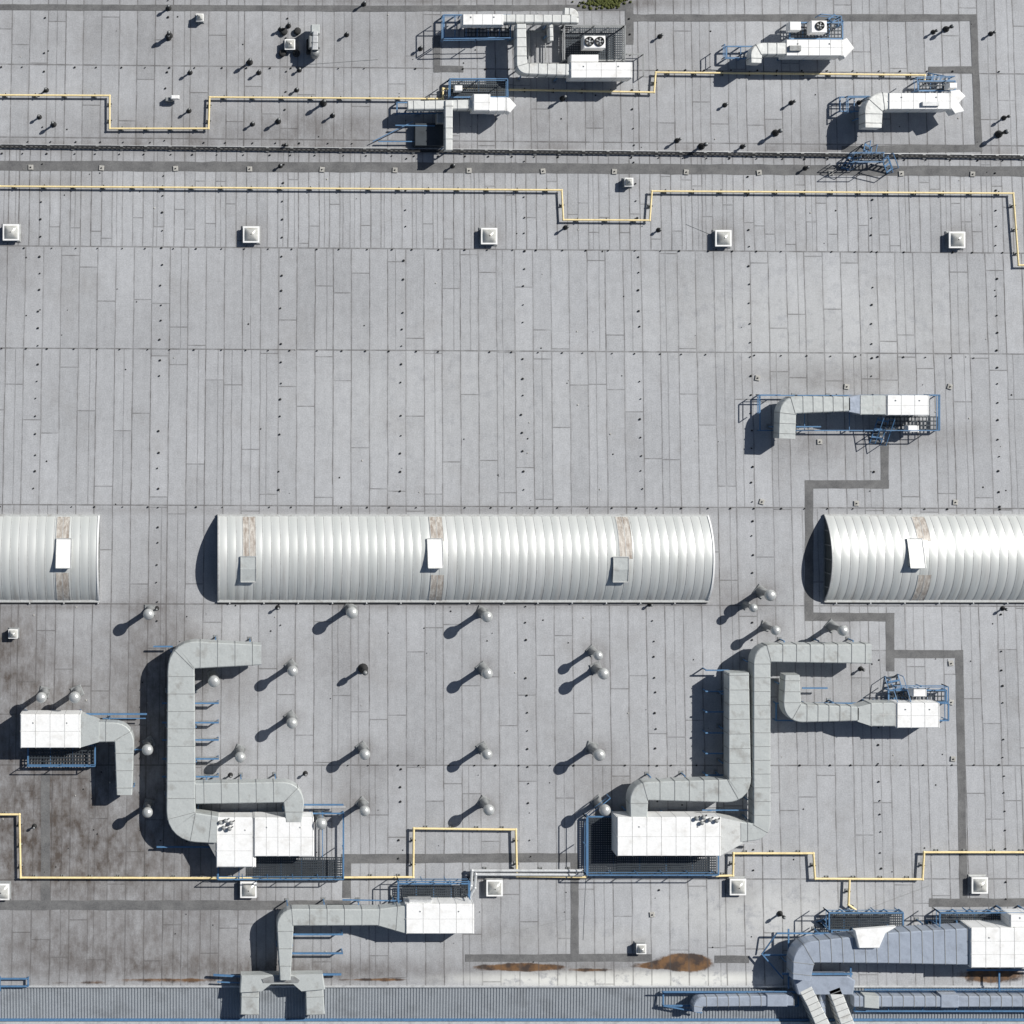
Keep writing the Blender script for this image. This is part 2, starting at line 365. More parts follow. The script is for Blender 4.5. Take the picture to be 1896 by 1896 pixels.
strip([(868,1774),(1200,1773)],14); strip([(1330,1776),(1380,1776)],14); strip([(1728,1671),(2300,1671)],16)
strip([(-900,10),(700,16),(1165,14)],11); strip([(1165,14),(1165,75)],15); strip([(1175,33),(1802,33),(1812,274),(1565,277)],13)
strip([(1725,129),(1800,129)],12); strip([(809,72),(809,128),(852,128)],12)
ws.done()

# ------------------------------------------------ fastener dots
dots=B('roof_fastener_plates')
def dotrow(pts,step=33,r=.052):
    for (a,b),(c_,d) in zip(pts,pts[1:]):
        L=math.hypot(c_-a,d-b); n=int(L/step)
        for i in range(n):
            if random.random()<.1: continue
            t=(i+random.uniform(-.12,.12))/n; x=gx(a+(c_-a)*t+random.uniform(-1.5,1.5)); y=gy(b+(d-b)*t); rr=r*random.uniform(.7,1.3)
            dots.lathe(x,y,[(rr,.0),(rr,.04),(rr*.7,.08)],DARK,7)
for pts in ([(86,0),(75,440),(62,940)],[(312,0),(300,460),(293,800),(290,1180)],[(532,0),(522,440),(517,940)],[(754,290),(742,740),(740,940)],[(972,300),(966,800),(972,940)],[(1163,0),(1180,440),(1189,940)],
  [(1383,290),(1392,800),(1396,1640)],[(1614,300),(1615,800),(1620,940)],[(1842,290),(1850,940),(1862,1700)],[(972,1120),(982,1620)],[(742,1420),(738,1620)],[(1208,1120),(1222,1680)],[(1625,1350),(1632,1640)],[(518,1120),(520,1190)]):
    dotrow(pts,32)
for pts in ([(0,124),(948,128),(1896,133)],[(0,645),(948,652),(1896,664)],[(0,459),(948,463),(1896,468)],[(0,938),(948,940),(1896,943)],[(640,1417),(1340,1417)],[(1440,1417),(1896,1416)],[(0,284),(948,290),(1896,298)],[(0,262),(700,266)]):
    dotrow(pts,44,.046)
for _ in range(260):
    x,y=random.uniform(0,1896),random.uniform(20,1800)
    if 950<y<1115: continue
    rr=random.uniform(.02,.055); dots.lathe(gx(x),gy(y),[(rr,0),(rr*.8,.03)],random.choice([DARK,DARK,CONC]),6)
dots.done()

# ------------------------------------------------ cable tray
ct=B('cable_tray')
def yt(px): return 272+(px)*(292-272)/1896
for off in (-1.6,1.6):
    ct.bar((gx(-900),gy(yt(-900)+off),.12),(gx(2800),gy(yt(2800)+off),.12),.035,DARK,.07)
xp=-900
while xp<2800:
    y=gy(yt(xp)); ct.bar((gx(xp),y-.05,.10),(gx(xp),y+.05,.10),.12,DGALV,.03)
    if int(xp/9)%5==0: ct.bar((gx(xp),y-.12,.05),(gx(xp),y+.12,.05),.16,DGALV,.1)
    xp+=9
ct.bar((gx(-900),gy(yt(-900)-5),.06),(gx(2800),gy(yt(2800)-5),.06),.03,SILV); ct.bar((gx(-900),gy(yt(-900)+.3),.14),(gx(2800),gy(yt(2800)+.3),.14),.03,DARK)
ct.done()
pv=B('paving_block'); pv.prismw([(-.14,-.14),(.14,-.14),(.14,.14),(-.14,.14)],.012,.07,CONC,.02); pv.lathe(0,0,[(.04,.07),(.04,.11)],DARK,8)
pvo=pv.done(); first=True
for x in (57,188,325,462,596,731,868,1005,1137,1270,1405,1538,1668,1800):
    if first: pvo.location=(gx(x),gy(310),0.005); first=False
    else: inst(pvo,'paving_block',(gx(x),gy(310+x*.007),0.005),random.uniform(-.15,.15))
for x,y in ((1402,700),(1567,716),(1758,716),(1410,929),(1585,932),(1768,930),(1517,818),(1764,1405),(1760,1300),(1760,1228),(1207,1693)):
    inst(pvo,'paving_block',(gx(x),gy(y),0.004),random.uniform(-.3,.3))

# ------------------------------------------------ gas pipes
def pipe(name,paths,z=.26,r=.052,m=YEL,sup=55):
    b=B(name)
    for pts in paths:
        Q=[P(a,c_,z) for a,c_ in pts]
        for a,c_ in zip(Q,Q[1:]):
            b.cyl(a,c_,r,m,10); L=math.dist(a,c_); n=int(L/(sup*S))
            dx,dy=(c_[0]-a[0])/L,(c_[1]-a[1])/L
            for i in range(n+1):
                t=(i+.5)/(n+1) if n else .5
                x,y=a[0]+(c_[0]-a[0])*t,a[1]+(c_[1]-a[1])*t
                b.box_w(x,y,.1,.012,.05,DGALV); b.bar((x,y,.05),(x,y,z-r),.05,DGALV)
                b.bar((x-dy*.13,y+dx*.13,z-r-.02),(x+dy*.13,y-dx*.13,z-r-.02),.05,DARK)
        for q in Q[1:-1]:
            b.lathe(q[0],q[1],[(.01,z-r*1.15),(r*1.2,z-r*.6),(r*1.3,z),(r*1.2,z+r*.6),(.3*r,z+r*1.15)],m,12)
    return b.done()
pipe('gas_pipe',[[(-900,172),(203,177),(203,238),(386,238),(388,180),(820,183),(820,164),(945,166),(1211,171),(1214,134),(1712,139),(1712,150)]])
pipe('gas_pipe',[[(-900,340),(0,345),(1040,352),(1043,407),(1203,408),(1207,354),(1876,358),(1886,491),(2500,491)]])
pipe('gas_pipe',[[(-900,1508),(36,1508),(38,1625),(400,1626),(765,1624),(766,1534),(955,1536),(957,1622),(1085,1624)],[(1325,1622),(1357,1621),(1358,1580),(1506,1580),(1509,1627),(1708,1628),(1711,1578),(2500,1578)],[(1573,1628),(1571,1675),(1586,1686)]],.32,.062)
pipe('insulated_pipe',[[(862,1662),(872,1640),(874,1612),(1080,1612)],[(868,1664),(879,1644),(881,1619),(1080,1620)]],.42,.085,SILV)

# ------------------------------------------------ skylight domes
def dome(x,y,s_,name='square_skylight'):
    b=B(name); h=s_*S/2; zt=.42 if s_>22 else .5
    c_=P(x,y,zt)
    def ring(hh,z): return [(c_[0]-hh,c_[1]-hh,z),(c_[0]+hh,c_[1]-hh,z),(c_[0]+hh,c_[1]+hh,z),(c_[0]-hh,c_[1]+hh,z)]
    def stack(rs,m,smooth=False):
        vs=[];fs=[]
        for hh,z in rs: vs+=ring(hh,z)
        for j in range(len(rs)-1):
            for i in range(4): fs.append((j*4+i,j*4+(i+1)%4,j*4+4+(i+1)%4,j*4+4+i))
        fs.append(tuple(range(len(rs)*4-4,len(rs)*4))); b.add(vs,fs,m,smooth)
    stack([(h*1.14,.012),(h*1.14,.05),(h*.92,.09),(h*.92,zt-.12)],DGALV); stack([(h,zt-.13),(h,zt-.04),(h*.84,zt-.035)],WHITE)
    N_=10; R_=h*.82; vs=[];fs=[]
    for j in range(N_+1):
        for i in range(N_+1):
            a=-1+2*i/N_; c2=-1+2*j/N_; hh=(1-a**4)*(1-c2**4); e=.6*(1-max(abs(a),abs(c2)))+.4*hh
            vs.append((c_[0]+a*R_,c_[1]+c2*R_,zt-.034+.24*e))
    for j in range(N_):
        for i in range(N_): q=j*(N_+1)+i; fs.append((q,q+1,q+N_+2,q+N_+1))
    b.add(vs,fs,DOME,True); b.lathe(c_[0],c_[1],[(.03,zt+.1),(.03,zt+.21)],DARK if s_>22 else DGALV,6)
    return b.done()
for d in domes: dome(*d)

# ------------------------------------------------ ventilation stacks
b=B('ventilation_stack')
b.prismw([(-.30,-.30),(.30,-.30),(.30,.30),(-.30,.30)],.012,.08,DGALV,.03)
b.lathe(0,0,[(.26,.08),(.2,.3),(.15,.45),(.15,1.45),(.19,1.46),(.19,1.52),(.15,1.53),(.15,1.66)],DGALV,16)
b.lathe(0,0,[(.13,1.62),(.27,1.66),(.31,1.74),(.31,1.84),(.27,1.95),(.18,2.03),(.06,2.07)],CAP,18)
for a in range(3):
    t=a*2.09+.4; b.bar((.15*math.cos(t),.15*math.sin(t),1.5),(.27*math.cos(t),.27*math.sin(t),1.7),.025,DGALV)
so=b.done()
for i,(x,y,s_) in enumerate(stacks):
    q=P(x,y,1.9*s_); sc=random.uniform(.94,1.05)*s_
    if i==0: so.location=(q[0],q[1],0)
    else: inst(so,'ventilation_stack',(q[0],q[1],0),random.uniform(0,6),(sc*random.uniform(.9,1.05),)*2+(sc,))
b=B('vent_pipe')
b.lathe(0,0,[(.2,.012),(.17,.08),(.07,.14),(.07,.52),(.12,.53),(.12,.62),(.08,.68)],DARK,12); b.lathe(0,0,[(.085,.62),(.085,.70),(.05,.73)],DGALV,10); vo=b.done()
vl=[(312,12,.8),(313,62,1.1),(312,68,.8),(535,45,.8),(643,62,.6),(463,112,1),(352,132,.7),(480,132,.7),(555,128,.5),(72,215,.6),(98,228,.9),(350,203,.7),(600,188,1.1),(617,212,.7),(1225,65,.6),(1760,50,1),(1733,57,.6),(1860,245,1.2),(1443,243,1.1),(1305,268,1.1),(1258,258,.8),(1378,270,.6),(1345,193,.5),(468,228,.6),(1866,216,.8),(516,222,.9),(520,52,.6),(550,165,.5),(1050,420,.7),(1222,425,.5),(427,1437,.5),(515,1126,.6),(1206,1120,.5),(1862,1128,.6),(1450,1697,.9),(290,1128,.6),(675,1243,1.6),(1598,1240,.6),(566,1434,.5),(63,1532,.5),(1470,188,.7),(1045,180,.9),(1595,188,.6),(85,165,.6),(530,268,.5),(780,88,.6),(1840,60,.6),(675,5,.7),(1495,310,.6),(520,306,.5),(840,306,.6)]
for i,(x,y,s_) in enumerate(vl):
    q=P(x,y,.6*s_)
    if i==0: vo.location=(q[0],q[1],0); vo.scale=(s_,s_,s_*1.2)
    else: inst(vo,'vent_pipe',(q[0],q[1],0),random.uniform(0,6),(max(.7,s_*.9),)*2+(s_*1.3,))

# ------------------------------------------------ barrel vaults
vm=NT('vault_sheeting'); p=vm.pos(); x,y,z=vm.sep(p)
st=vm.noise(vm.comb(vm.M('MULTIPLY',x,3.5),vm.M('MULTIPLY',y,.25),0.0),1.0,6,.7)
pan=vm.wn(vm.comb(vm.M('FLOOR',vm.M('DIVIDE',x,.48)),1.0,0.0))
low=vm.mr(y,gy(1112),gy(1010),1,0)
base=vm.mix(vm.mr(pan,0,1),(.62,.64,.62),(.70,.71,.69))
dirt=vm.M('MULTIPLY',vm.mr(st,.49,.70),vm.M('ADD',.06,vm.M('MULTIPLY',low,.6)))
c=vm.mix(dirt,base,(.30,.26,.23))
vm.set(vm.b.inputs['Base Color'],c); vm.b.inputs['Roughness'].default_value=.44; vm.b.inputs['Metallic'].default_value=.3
VR=simple('vault_rib',(.55,.56,.55),.4,.2,(.28,.25,.22),.6,3)
def vault(px0,px1,hatches,rustbands):
    b=B('barrel_vault_skylight'); x0,x1=gx(px0),gx(px1); yt_,yb_=gy(955),gy(1111); hw=(yt_-yb_)/2; yc=(yt_+yb_)/2; zb_=.12; rise=1.18
    R=(hw*hw+rise*rise)/(2*rise); am=math.asin(hw/R); zc_=zb_+rise-R; NA=28
    def pt(x,t,o=0): return (x,yc+(R+o)*math.sin(t),zc_+(R+o)*math.cos(t))
    def arc(xa,xb,ta,tb,o,m,th=0,na=NA):
        vs=[];fs=[]
        for i in range(na+1):
            t=ta+(tb-ta)*i/na; vs+=[pt(xa,t,o),pt(xb,t,o)]
            if th: vs+=[pt(xa,t,o-th),pt(xb,t,o-th)]
        q=4 if th else 2
        for i in range(na):
            a=i*q; n=a+q; fs.append((a,n,n+1,a+1))
            if th: fs+=[(a,a+2,n+2,n),(a+1,n+1,n+3,a+3)]
        b.add(vs,fs,m,not th)
    def bulge(xa,xb,h,m,nx=6):
        vs=[];fs=[]
        for i in range(NA+1):
            t=am-2*am*i/NA
            for j in range(nx+1):
                u=j/nx; vs.append(pt(xa+(xb-xa)*u,t,h*(1-(2*u-1)**2)))
        for i in range(NA):
            for j in range(nx): a=i*(nx+1)+j; fs.append((a,a+nx+1,a+nx+2,a+1))
        b.add(vs,fs,m,True)
    L=x1-x0; n=round(L/.48)
    for i in range(n):
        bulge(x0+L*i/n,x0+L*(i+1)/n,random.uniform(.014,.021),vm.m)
    for i in range(n+1):
        xa=x0+L*i/n; arc(xa-.014,xa+.014,am,-am,.016,VR,.03)
    for a,bb in ((x0-.06,x0+.03),(x1-.03,x1+.06)): arc(a,bb,am,-am,.05,WHITE if a>x0 else VR,.10)
    for xe,sg in ((x0-.02,1),(x1+.02,-1)):
        vs=[pt(xe,am-2*am*i/NA) for i in range(NA+1)]
        f=tuple(range(NA+1)); b.add(vs,[f if sg<0 else f[::-1]],ENDW)
        b.prismw([(xe-.05,yb_),(xe+.05,yb_),(xe+.05,yt_),(xe-.05,yt_)],.01,zb_,DGALV)
        for j in range(1,6):
            yy=yb_+(yt_-yb_)*j/6; t=math.asin((yy-yc)/R); q=pt(xe,t); b.bar((xe-sg*.03,yy,.1),(xe-sg*.03,yy,q[2]),.05,DGALV)
    for yy in (yt_+.03,yb_-.03): b.prismw([(x0-.07,yy-.08),(x1+.07,yy-.08),(x1+.07,yy+.06),(x0-.07,yy+.06)],.01,zb_+.05,VR)
    b.prismw([(x0,yb_-.18),(x1,yb_-.18),(x1,yb_-.11),(x0,yb_-.11)],.01,.1,DARK)
    xs_=x0+.6
    while xs_<x1: b.lathe(xs_,yb_-.16,[(.05,.1),(.05,.14)],SILV,6); xs_+=1.9
    def th(py): return math.asin(max(-.999,min(.999,(gy(py)-yc)/R)))
    for (a,c_,ta,tb) in rustbands:
        arc(gx(a),gx(c_),min(am,th(ta)),max(-am,th(tb)),.028,RUST,.03,12)
        for e in (a,c_,(a+c_)/2): arc(gx(e)-.015,gx(e)+.015,min(am,th(ta)),max(-am,th(tb)),.036,VR,.03,12)
    for hx,hy0,hy1,tilt in hatches:
        ya,yb2=gy(hy0),gy(hy1); xa,xb=gx(hx-14),gx(hx+14)
        k_=1-1.4/H; ya,yb2=[CY+(q-CY)*k_ for q in (ya,yb2)]; xa,xb=[CX+(q-CX)*k_ for q in (xa,xb)]
        def zs(yy): return zc_+math.sqrt(max(0,R*R-(yy-yc)**2))
        za_,zb2=zs(ya)+.12,zs(yb2)+.12+tilt
        ym=(ya+yb2)/2; zm=max((za_+zb2)/2,zs(ym)+.16)
        vs=[(xa,yb2,zb2),(xb,yb2,zb2),(xb,ym,zm),(xa,ym,zm),(xb,ya,za_),(xa,ya,za_)]
        vs+= [(p_[0],p_[1],p_[2]-.07) for p_ in vs]
        b.add(vs,[(0,1,2,3),(3,2,4,5),(6,7,1,0)[::-1],(0,6,7,1),(1,7,8,2),(2,8,10,4),(4,10,11,5),(5,11,9,3),(3,9,6,0)],WHITE if tilt>.15 else GALV)
        for xx in (xa,xb): b.bar((xx,yb2,zb2+.01),(xx,ym,zm+.01),.04,VR); b.bar((xx,ym,zm+.01),(xx,ya,za_+.01),.04,VR)
        b.bar((xa,yb2,zb2+.012),(xb,yb2,zb2+.012),.05,VR); b.bar((xa,ya,za_+.012),(xb,ya,za_+.012),.05,VR)
        for xx in (xa+.05,xb-.05): b.bar((xx,yb2+.03,zs(yb2)),(xx,yb2+.03,zb2-.05),.04,DGALV)
    return b.done()
vault(-725,183,[(118,998,1051,.22),(-220,1026,1079,0),(-560,998,1051,.2)],[(107,131,957,1000),(107,131,1056,1110)])
vault(405,1309,[(460,1030,1078,.1),(806,998,1051,.25),(1150,1031,1078,.1)],[(449,473,957,1030),(793,817,957,998),(793,817,1060,1110),(1137,1161,957,1030)])
vault(1527,2440,[(1697,998,1051,.25),(2050,1030,1078,0)],[(1684,1708,957,998),(1684,1708,1060,1110)])

# ------------------------------------------------ HVAC units
def fan(b,px,py,z,r):
    x,y,_=P(px,py,z)
    b.lathe(x,y,[(r,z),(r,z+.07),(r*.88,z+.07),(r*.88,z+.02)],DARK,18)
    for i in range(5):
        t=i*1.257
        b.add([(x,y,z+.045),(x+r*.8*math.cos(t-.25),y+r*.8*math.sin(t-.25),z+.035),(x+r*.8*math.cos(t+.3),y+r*.8*math.sin(t+.3),z+.06)],[(0,1,2)],SEAM)
    b.lathe(x,y,[(r*.2,z+.02),(r*.2,z+.075)],SILV,8)
def dampers(b,pts,z):
    for x_,y_ in pts:
        q=P(x_,y_,z+.15); b.lathe(q[0],q[1],[(.09,z-.02),(.09,z+.14),(.12,z+.15),(.1,z+.21)],SEAM,10); b.bar((q[0],q[1],z+.1),(q[0]+.2,q[1]+.12,z+.05),.05,DARK)

# --- left large unit
b=B('air_handling_unit'); zt=1.75
b.duct([(484,1213,37),(335,1213,50),(335,1530,54),(402,1537,50)],.75,zt)
b.duct([(362,1470,38),(544,1467,38),(544,1522,30)],.85,zt-.02)
b.ahu(470,1514,581,1586,.45,1.7,nx=5); b.ahu(400,1514,470,1606,.45,1.62,nx=2,ny=2); b.ahu(465,1587,474,1606,.6,1.4,nx=1,ny=0,legs=False)
b.prism([(378,1548),(402,1528),(402,1592)],.7,1.55,DGALV)
dampers(b,((408,1523),(418,1520),(428,1524),(414,1533),(425,1535)),1.66)
b.frame(404,1506,636,1628,.42,cross=5); b.grate(470,1588,634,1624,.44); b.rail([(402,1628),(636,1628),(636,1520)],.42,.95)
b.bar(P(284,1197,.6),P(320,1197,.6),.08,BLUE)
for y_ in (1302,1338,1370,1405,1438):
    b.bar(P(300,y_,.7),P(405,y_,.7),.08,BLUE); q=P(404,y_,.7); b.bar(q,(q[0],q[1],0),.07,BLUE); b.bar(P(366,y_-3,.7),P(405,y_-3,.7),.04,DGALV)
b.bar(P(560,1490,.8),P(636,1490,.8),.08,BLUE); b.bar(P(566,1494,.8),P(640,1494,.8),.05,SILV); b.bar(P(290,1568,.5),P(410,1568,.5),.08,BLUE)
b.bar(P(360,1508,1),P(400,1508,1),.1,BLUE); b.done()
# --- far-left unit
b=B('air_handling_unit')
b.ahu(37,1323,149,1385,.5,1.7,nx=4); b.prism([(149,1324),(183,1338),(183,1374),(149,1384)],.6,1.66,GALV)
b.duct([(180,1356,37),(230,1356,36),(230,1472,29)],.8,1.62); b.frame(52,1380,176,1418,.5,cross=2); b.grate(54,1390,174,1416,.52,.16); b.rail([(50,1419),(176,1419),(176,1385)],.4,.8)
b.bar(P(150,1322,.7),P(272,1322,.7),.09,BLUE); b.bar(P(245,1388,.8),P(268,1388,.8),.06,BLUE); b.bar(P(190,1330,.7),P(270,1330,.7),.05,BLUE); b.done()
# --- bottom centre unit
b=B('air_handling_unit')
b.ahu(751,1674,878,1729,.5,1.7,nx=4,ny=1); b.box(757,1666,800,1673,.9,1.5,SILV,.03)
b.duct([(751,1703,52),(698,1699,30),(528,1699,31),(528,1815,20)],.8,1.62)
b.prism([(446,1806),(598,1804),(602,1832),(560,1836),(545,1822),(500,1822),(483,1836),(444,1838)],.55,1.2,GALV,.04)
b.duct([(463,1830,33),(462,1879,34)],.3,1.0,legs=False); b.duct([(582,1830,33),(584,1879,35)],.3,1.0,legs=False)
b.prism([(485,1813),(502,1808),(545,1808),(555,1815),(552,1820),(488,1820)],1.21,1.24,DGALV)
for y_ in (1730,1765): b.bar(P(540,y_,.7),P(635,y_,.7),.09,BLUE); q=P(634,y_,.7); b.bar(q,(q[0],q[1],0),.07,BLUE)
b.bar(P(395,1805,.5),P(450,1808,.5),.1,BLUE); b.bar(P(590,1804,.5),P(632,1804,.5),.1,BLUE); b.bar(P(402,1818,.5),P(452,1820,.5),.06,BLUE)
b.bar(P(634,1666,.9),P(745,1668,.9),.06,BLUE)
b.frame(738,1636,868,1672,.5,cross=3); b.grate(745,1640,866,1668,.52); b.rail([(738,1672),(738,1632),(870,1632),(870,1665)],.5,.9); b.done()
# --- right large unit
b=B('air_handling_unit')
b.ahu(1142,1513,1335,1585,.5,1.75,nx=7); b.prism([(1335,1514),(1375,1522),(1375,1562),(1335,1584)],.6,1.7,LGALV)
b.duct([(1372,1541,38),(1411,1541,32),(1411,1210,32),(1614,1211,36)],.8,1.72,rib=.75,m=GALV)
b.duct([(1183,1528,31),(1183,1465,34),(1370,1465,42),(1368,1246,38)],.8,1.7,rib=.8)
dampers(b,((1290,1516),(1303,1514),(1315,1518),(1327,1520),(1300,1524)),1.74)
b.frame(1088,1512,1330,1620,.45,cross=4); b.grate(1090,1514,1142,1618,.47); b.grate(1142,1586,1326,1618,.47)
b.rail([(1130,1478),(1086,1514),(1086,1620),(1325,1620)],.45,.9)
for y_ in (1241,1280,1318,1357,1395,1435): b.bar(P(1306,y_,.7),P(1350,y_,.7),.07,BLUE); q=P(1308,y_,.7); b.bar(q,(q[0],q[1],0),.06,BLUE)
b.bar(P(1340,1559,.6),P(1400,1562,.6),.1,SILV); b.bar(P(1300,1500,1.0),P(1385,1500,1.0),.06,BLUE); b.done()
# --- right small unit
b=B('air_handling_unit')
b.duct([(1467,1250,28),(1467,1321,33),(1590,1322,26)],.7,1.5,rib=.6); b.prism([(1588,1309),(1612,1303),(1612,1344),(1588,1336)],.6,1.5,GALV); b.ahu(1612,1302,1660,1345,.5,1.5,GALV,nx=2); b.ahu(1660,1302,1740,1348,.5,1.55,nx=3)
b.frame(1437,1302,1756,1334,.45,cross=5); b.rail([(1660,1272),(1756,1272),(1756,1334)],.5,.9)
b.bar(P(1485,1274,.7),P(1532,1274,.7),.08,BLUE); b.bar(P(1437,1302,.6),P(1437,1330,.6),.08,BLUE); b.bar(P(1435,1302,.6),P(1460,1302,.6),.07,BLUE)
b.frame(1645,1278,1752,1300,.5,cross=2); b.grate(1647,1280,1750,1298,.52,.2); b.ladder(1664,1296,1650,1250,.5,.0,24,6)
b.ahu(1690,1274,1716,1290,.6,1.2,nx=1,ny=0,legs=False); b.done()
# --- mid right unit
b=B('air_handling_unit')
b.duct([(1457,812,32),(1459,750,32),(1574,748,27)],.7,1.55,rib=.55); b.prism([(1572,735),(1592,731),(1592,766),(1572,762)],.6,1.55,GALVB); b.ahu(1592,732,1642,768,.5,1.55,GALV,nx=2); b.ahu(1642,732,1721,769,.5,1.6,nx=3)
b.frame(1407,732,1738,797,.4,.06,cross=3); b.rail([(1405,765),(1405,731),(1445,731)],.4,.5); b.rail([(1722,731),(1740,731),(1740,797),(1640,797)],.5,.8)
b.bar(P(1474,790,.7),P(1520,790,.7),.07,BLUE); b.ladder(1636,775,1620,822,.5,0,20,6); b.grate(1640,772,1736,795,.42,.2)
b.ahu(1680,788,1702,800,.5,1.0,nx=1,ny=0,legs=False); b.done()
# --- top right A
b=B('air_handling_unit')
b.duct([(1400,116,20),(1401,90,22),(1456,90,22)],.9,1.7,rib=.5,m=LGALV); b.ahu(1455,73,1560,103,.5,1.7,nx=5); b.prism([(1560,74),(1568,70),(1582,89),(1564,108),(1560,102)],.8,1.6,WHITE,.03)
b.box(1462,84,1484,94,1.7,1.85,DGALV,.02)
b.frame(1345,86,1398,108,.5,cross=1); b.rail([(1342,82),(1342,106),(1395,108)],.5,.6); b.frame(1462,42,1560,72,.6,cross=3); b.grate(1464,44,1558,70,.62,.18)
b.rail([(1520,26),(1558,30),(1558,46)],.6,.9); b.ladder(1556,44,1538,30,.6,.1,14,5,False); b.done()
b=B('condenser_unit'); b.box(1502,38,1531,60,.7,1.4,WHITE,.03); fan(b,1518,48,1.4,.24); b.box(1462,40,1483,56,.7,1.3,WHITE,.03); b.bar(P(1503,60,.7),P(1531,60,.7),.06,BLUE); b.done()
# --- top right B
b=B('air_handling_unit')
b.duct([(1617,236,32),(1618,190,34),(1650,186,28)],.8,1.65,rib=.5,m=LGALV); b.ahu(1645,172,1760,202,.5,1.7,nx=5); b.prism([(1760,168),(1776,166),(1788,178),(1776,190),(1786,206),(1768,211),(1760,200)],.8,1.6,WHITE,.03)
b.box(1708,188,1740,196,1.7,1.85,SILV,.02); b.frame(1555,180,1608,206,.5,cross=1); b.rail([(1570,208),(1570,178),(1610,178)],.4,.5)
b.frame(1700,150,1768,168,.6,cross=2); b.grate(1702,152,1766,166,.62,.18); b.rail([(1700,166),(1698,143),(1768,141)],.6,.9); b.ladder(1760,150,1716,142,.6,0,14,6,False); b.box(1758,153,1772,163,.7,1.4,WHITE,.03); b.done()
# --- top middle
b=B('air_handling_unit')
b.ahu(856,26,932,46,.8,1.6,nx=4,ny=0); b.duct([(930,34,15),(1068,35,15)],.9,1.55,rib=.5,m=LGALV); b.duct([(965,44,18),(966,127,20),(1057,129,22)],.8,1.6,rib=.5,m=LGALV)
b.ahu(1056,115,1171,144,.5,1.7,nx=4); b.box(1057,101,1108,114,.6,1.5,WHITE,.03); b.duct([(1020,42,8),(1021,75,8)],.8,1.4,LGALV,.5)
b.duct([(1046,21,14),(1064,22,14),(1065,42,14)],.8,1.5,rib=.5,m=LGALV)
b.frame(822,28,945,70,.5,cross=5); b.grate(860,46,942,68,.45,.2); b.rail([(820,70),(820,28),(852,28)],.5,.9); b.rail([(822,72),(945,70)],.5,.9)
b.frame(1045,48,1157,112,.55,cross=3,m=DGALV); b.grate(1046,49,1156,112,.57); b.rail([(1045,110),(1045,47),(1157,47),(1157,108)],.55,.9,m=DGALV,w=.06)
b.frame(980,58,1040,118,.3,.1,cross=1,m=DGALV); b.rail([(1160,100),(1192,100),(1192,140)],.0,.5,m=DGALV); b.done()
b=B('condenser_unit'); b.box(1081,66,1121,89,.7,1.5,WHITE,.03); fan(b,1091,77,1.5,.26); fan(b,1110,77,1.5,.26); b.done()
# --- top middle lower
b=B('air_handling_unit')
b.duct([(756,195,16),(880,193,18)],.7,1.4,rib=.6,m=LGALV); b.duct([(831,186,15),(831,278,14)],.9,1.5,rib=.6,m=LGALV); b.ahu(876,174,908,205,.5,1.65,nx=1); b.ahu(905,180,938,206,.5,1.6,nx=2,ny=0)
b.prism([(938,180),(944,182),(956,195),(944,209),(938,206)],.8,1.6,WHITE,.03)
b.frame(833,146,940,180,.5,cross=3); b.grate(835,148,938,178,.52); b.rail([(833,178),(833,146),(940,146),(940,178)],.5,1.0); b.box(842,158,856,168,.6,1.2,WHITE,.02)
b.frame(735,190,822,210,.4,cross=1); b.bar(P(732,232,.5),P(805,233,.5),.06,BLUE); b.bar(P(690,262,.3),P(765,225,.3),.05,BLUE); b.bar(P(700,262,.3),P(820,262,.3),.06,BLUE)
b.box(768,228,822,270,.05,.5,GRATE,.03)
b.ahu(808,210,822,228,.4,1.0,DGALV,nx=1,ny=0); b.done()
# --- small top-left exhaust fan
b=B('exhaust_fan_unit'); b.box(576,45,592,62,.3,1.0,GALV,.04); b.box(572,66,592,88,.3,1.1,DGALV,.04); b.duct([(584,58,10),(583,92,12)],.4,1.15,SILV,.4); q=P(584,97,.9); b.lathe(q[0],q[1],[(.25,.2),(.25,.9),(.15,1.0)],DGALV,12)
b.box(568,72,578,98,.02,.5,DARK,.02); b.done()
for x_,y_ in ((526,58),(551,57),(523,98),(549,98)):
    b=B('floor_vent'); q=P(x_,y_,.2); b.lathe(q[0],q[1],[(.2,.012),(.2,.2),(.12,.24)],DARK,10); b.done()
b=B('gooseneck_vent'); b.box(306,180,320,187,.02,.4,DGALV,.03); b.box(316,176,332,183,.3,.6,WHITE,.04); b.done()

# --- bottom right complex
b=B('air_handling_unit')
b.duct([(1484,1815,34),(1490,1764,40),(1640,1756,56),(1797,1753,68)],.8,1.8,GALVB,rib=.62)
b.prism([(1582,1722),(1660,1716),(1640,1728),(1628,1756),(1590,1756)],1.80,2.1,WHITE,.04)
b.ahu(1797,1718,1960,1792,.5,1.95,nx=6,ny=2); b.ahu(1870,1694,1960,1717,.8,1.9,nx=3)
b.frame(1535,1690,1672,1722,.6,cross=4); b.grate(1537,1692,1670,1720,.62); b.rail([(1535,1722),(1535,1690),(1668,1690)],.6,.9)
b.frame(1740,1690,1900,1718,.6,cross=4); b.grate(1742,1692,1868,1716,.62); b.rail([(1740,1716),(1740,1690),(1960,1690)],.6,.9)
b.ladder(1742,1712,1715,1712,.6,0,16,5,False); b.ladder(1535,1705,1518,1712,.6,0,16,4,False)
for x_,y0_,y1_ in ((1460,1720,1830),(1575,1790,1810),(1540,1722,1745)): b.bar(P(x_,y0_,.7),P(x_,y1_,.7),.08,BLUE)
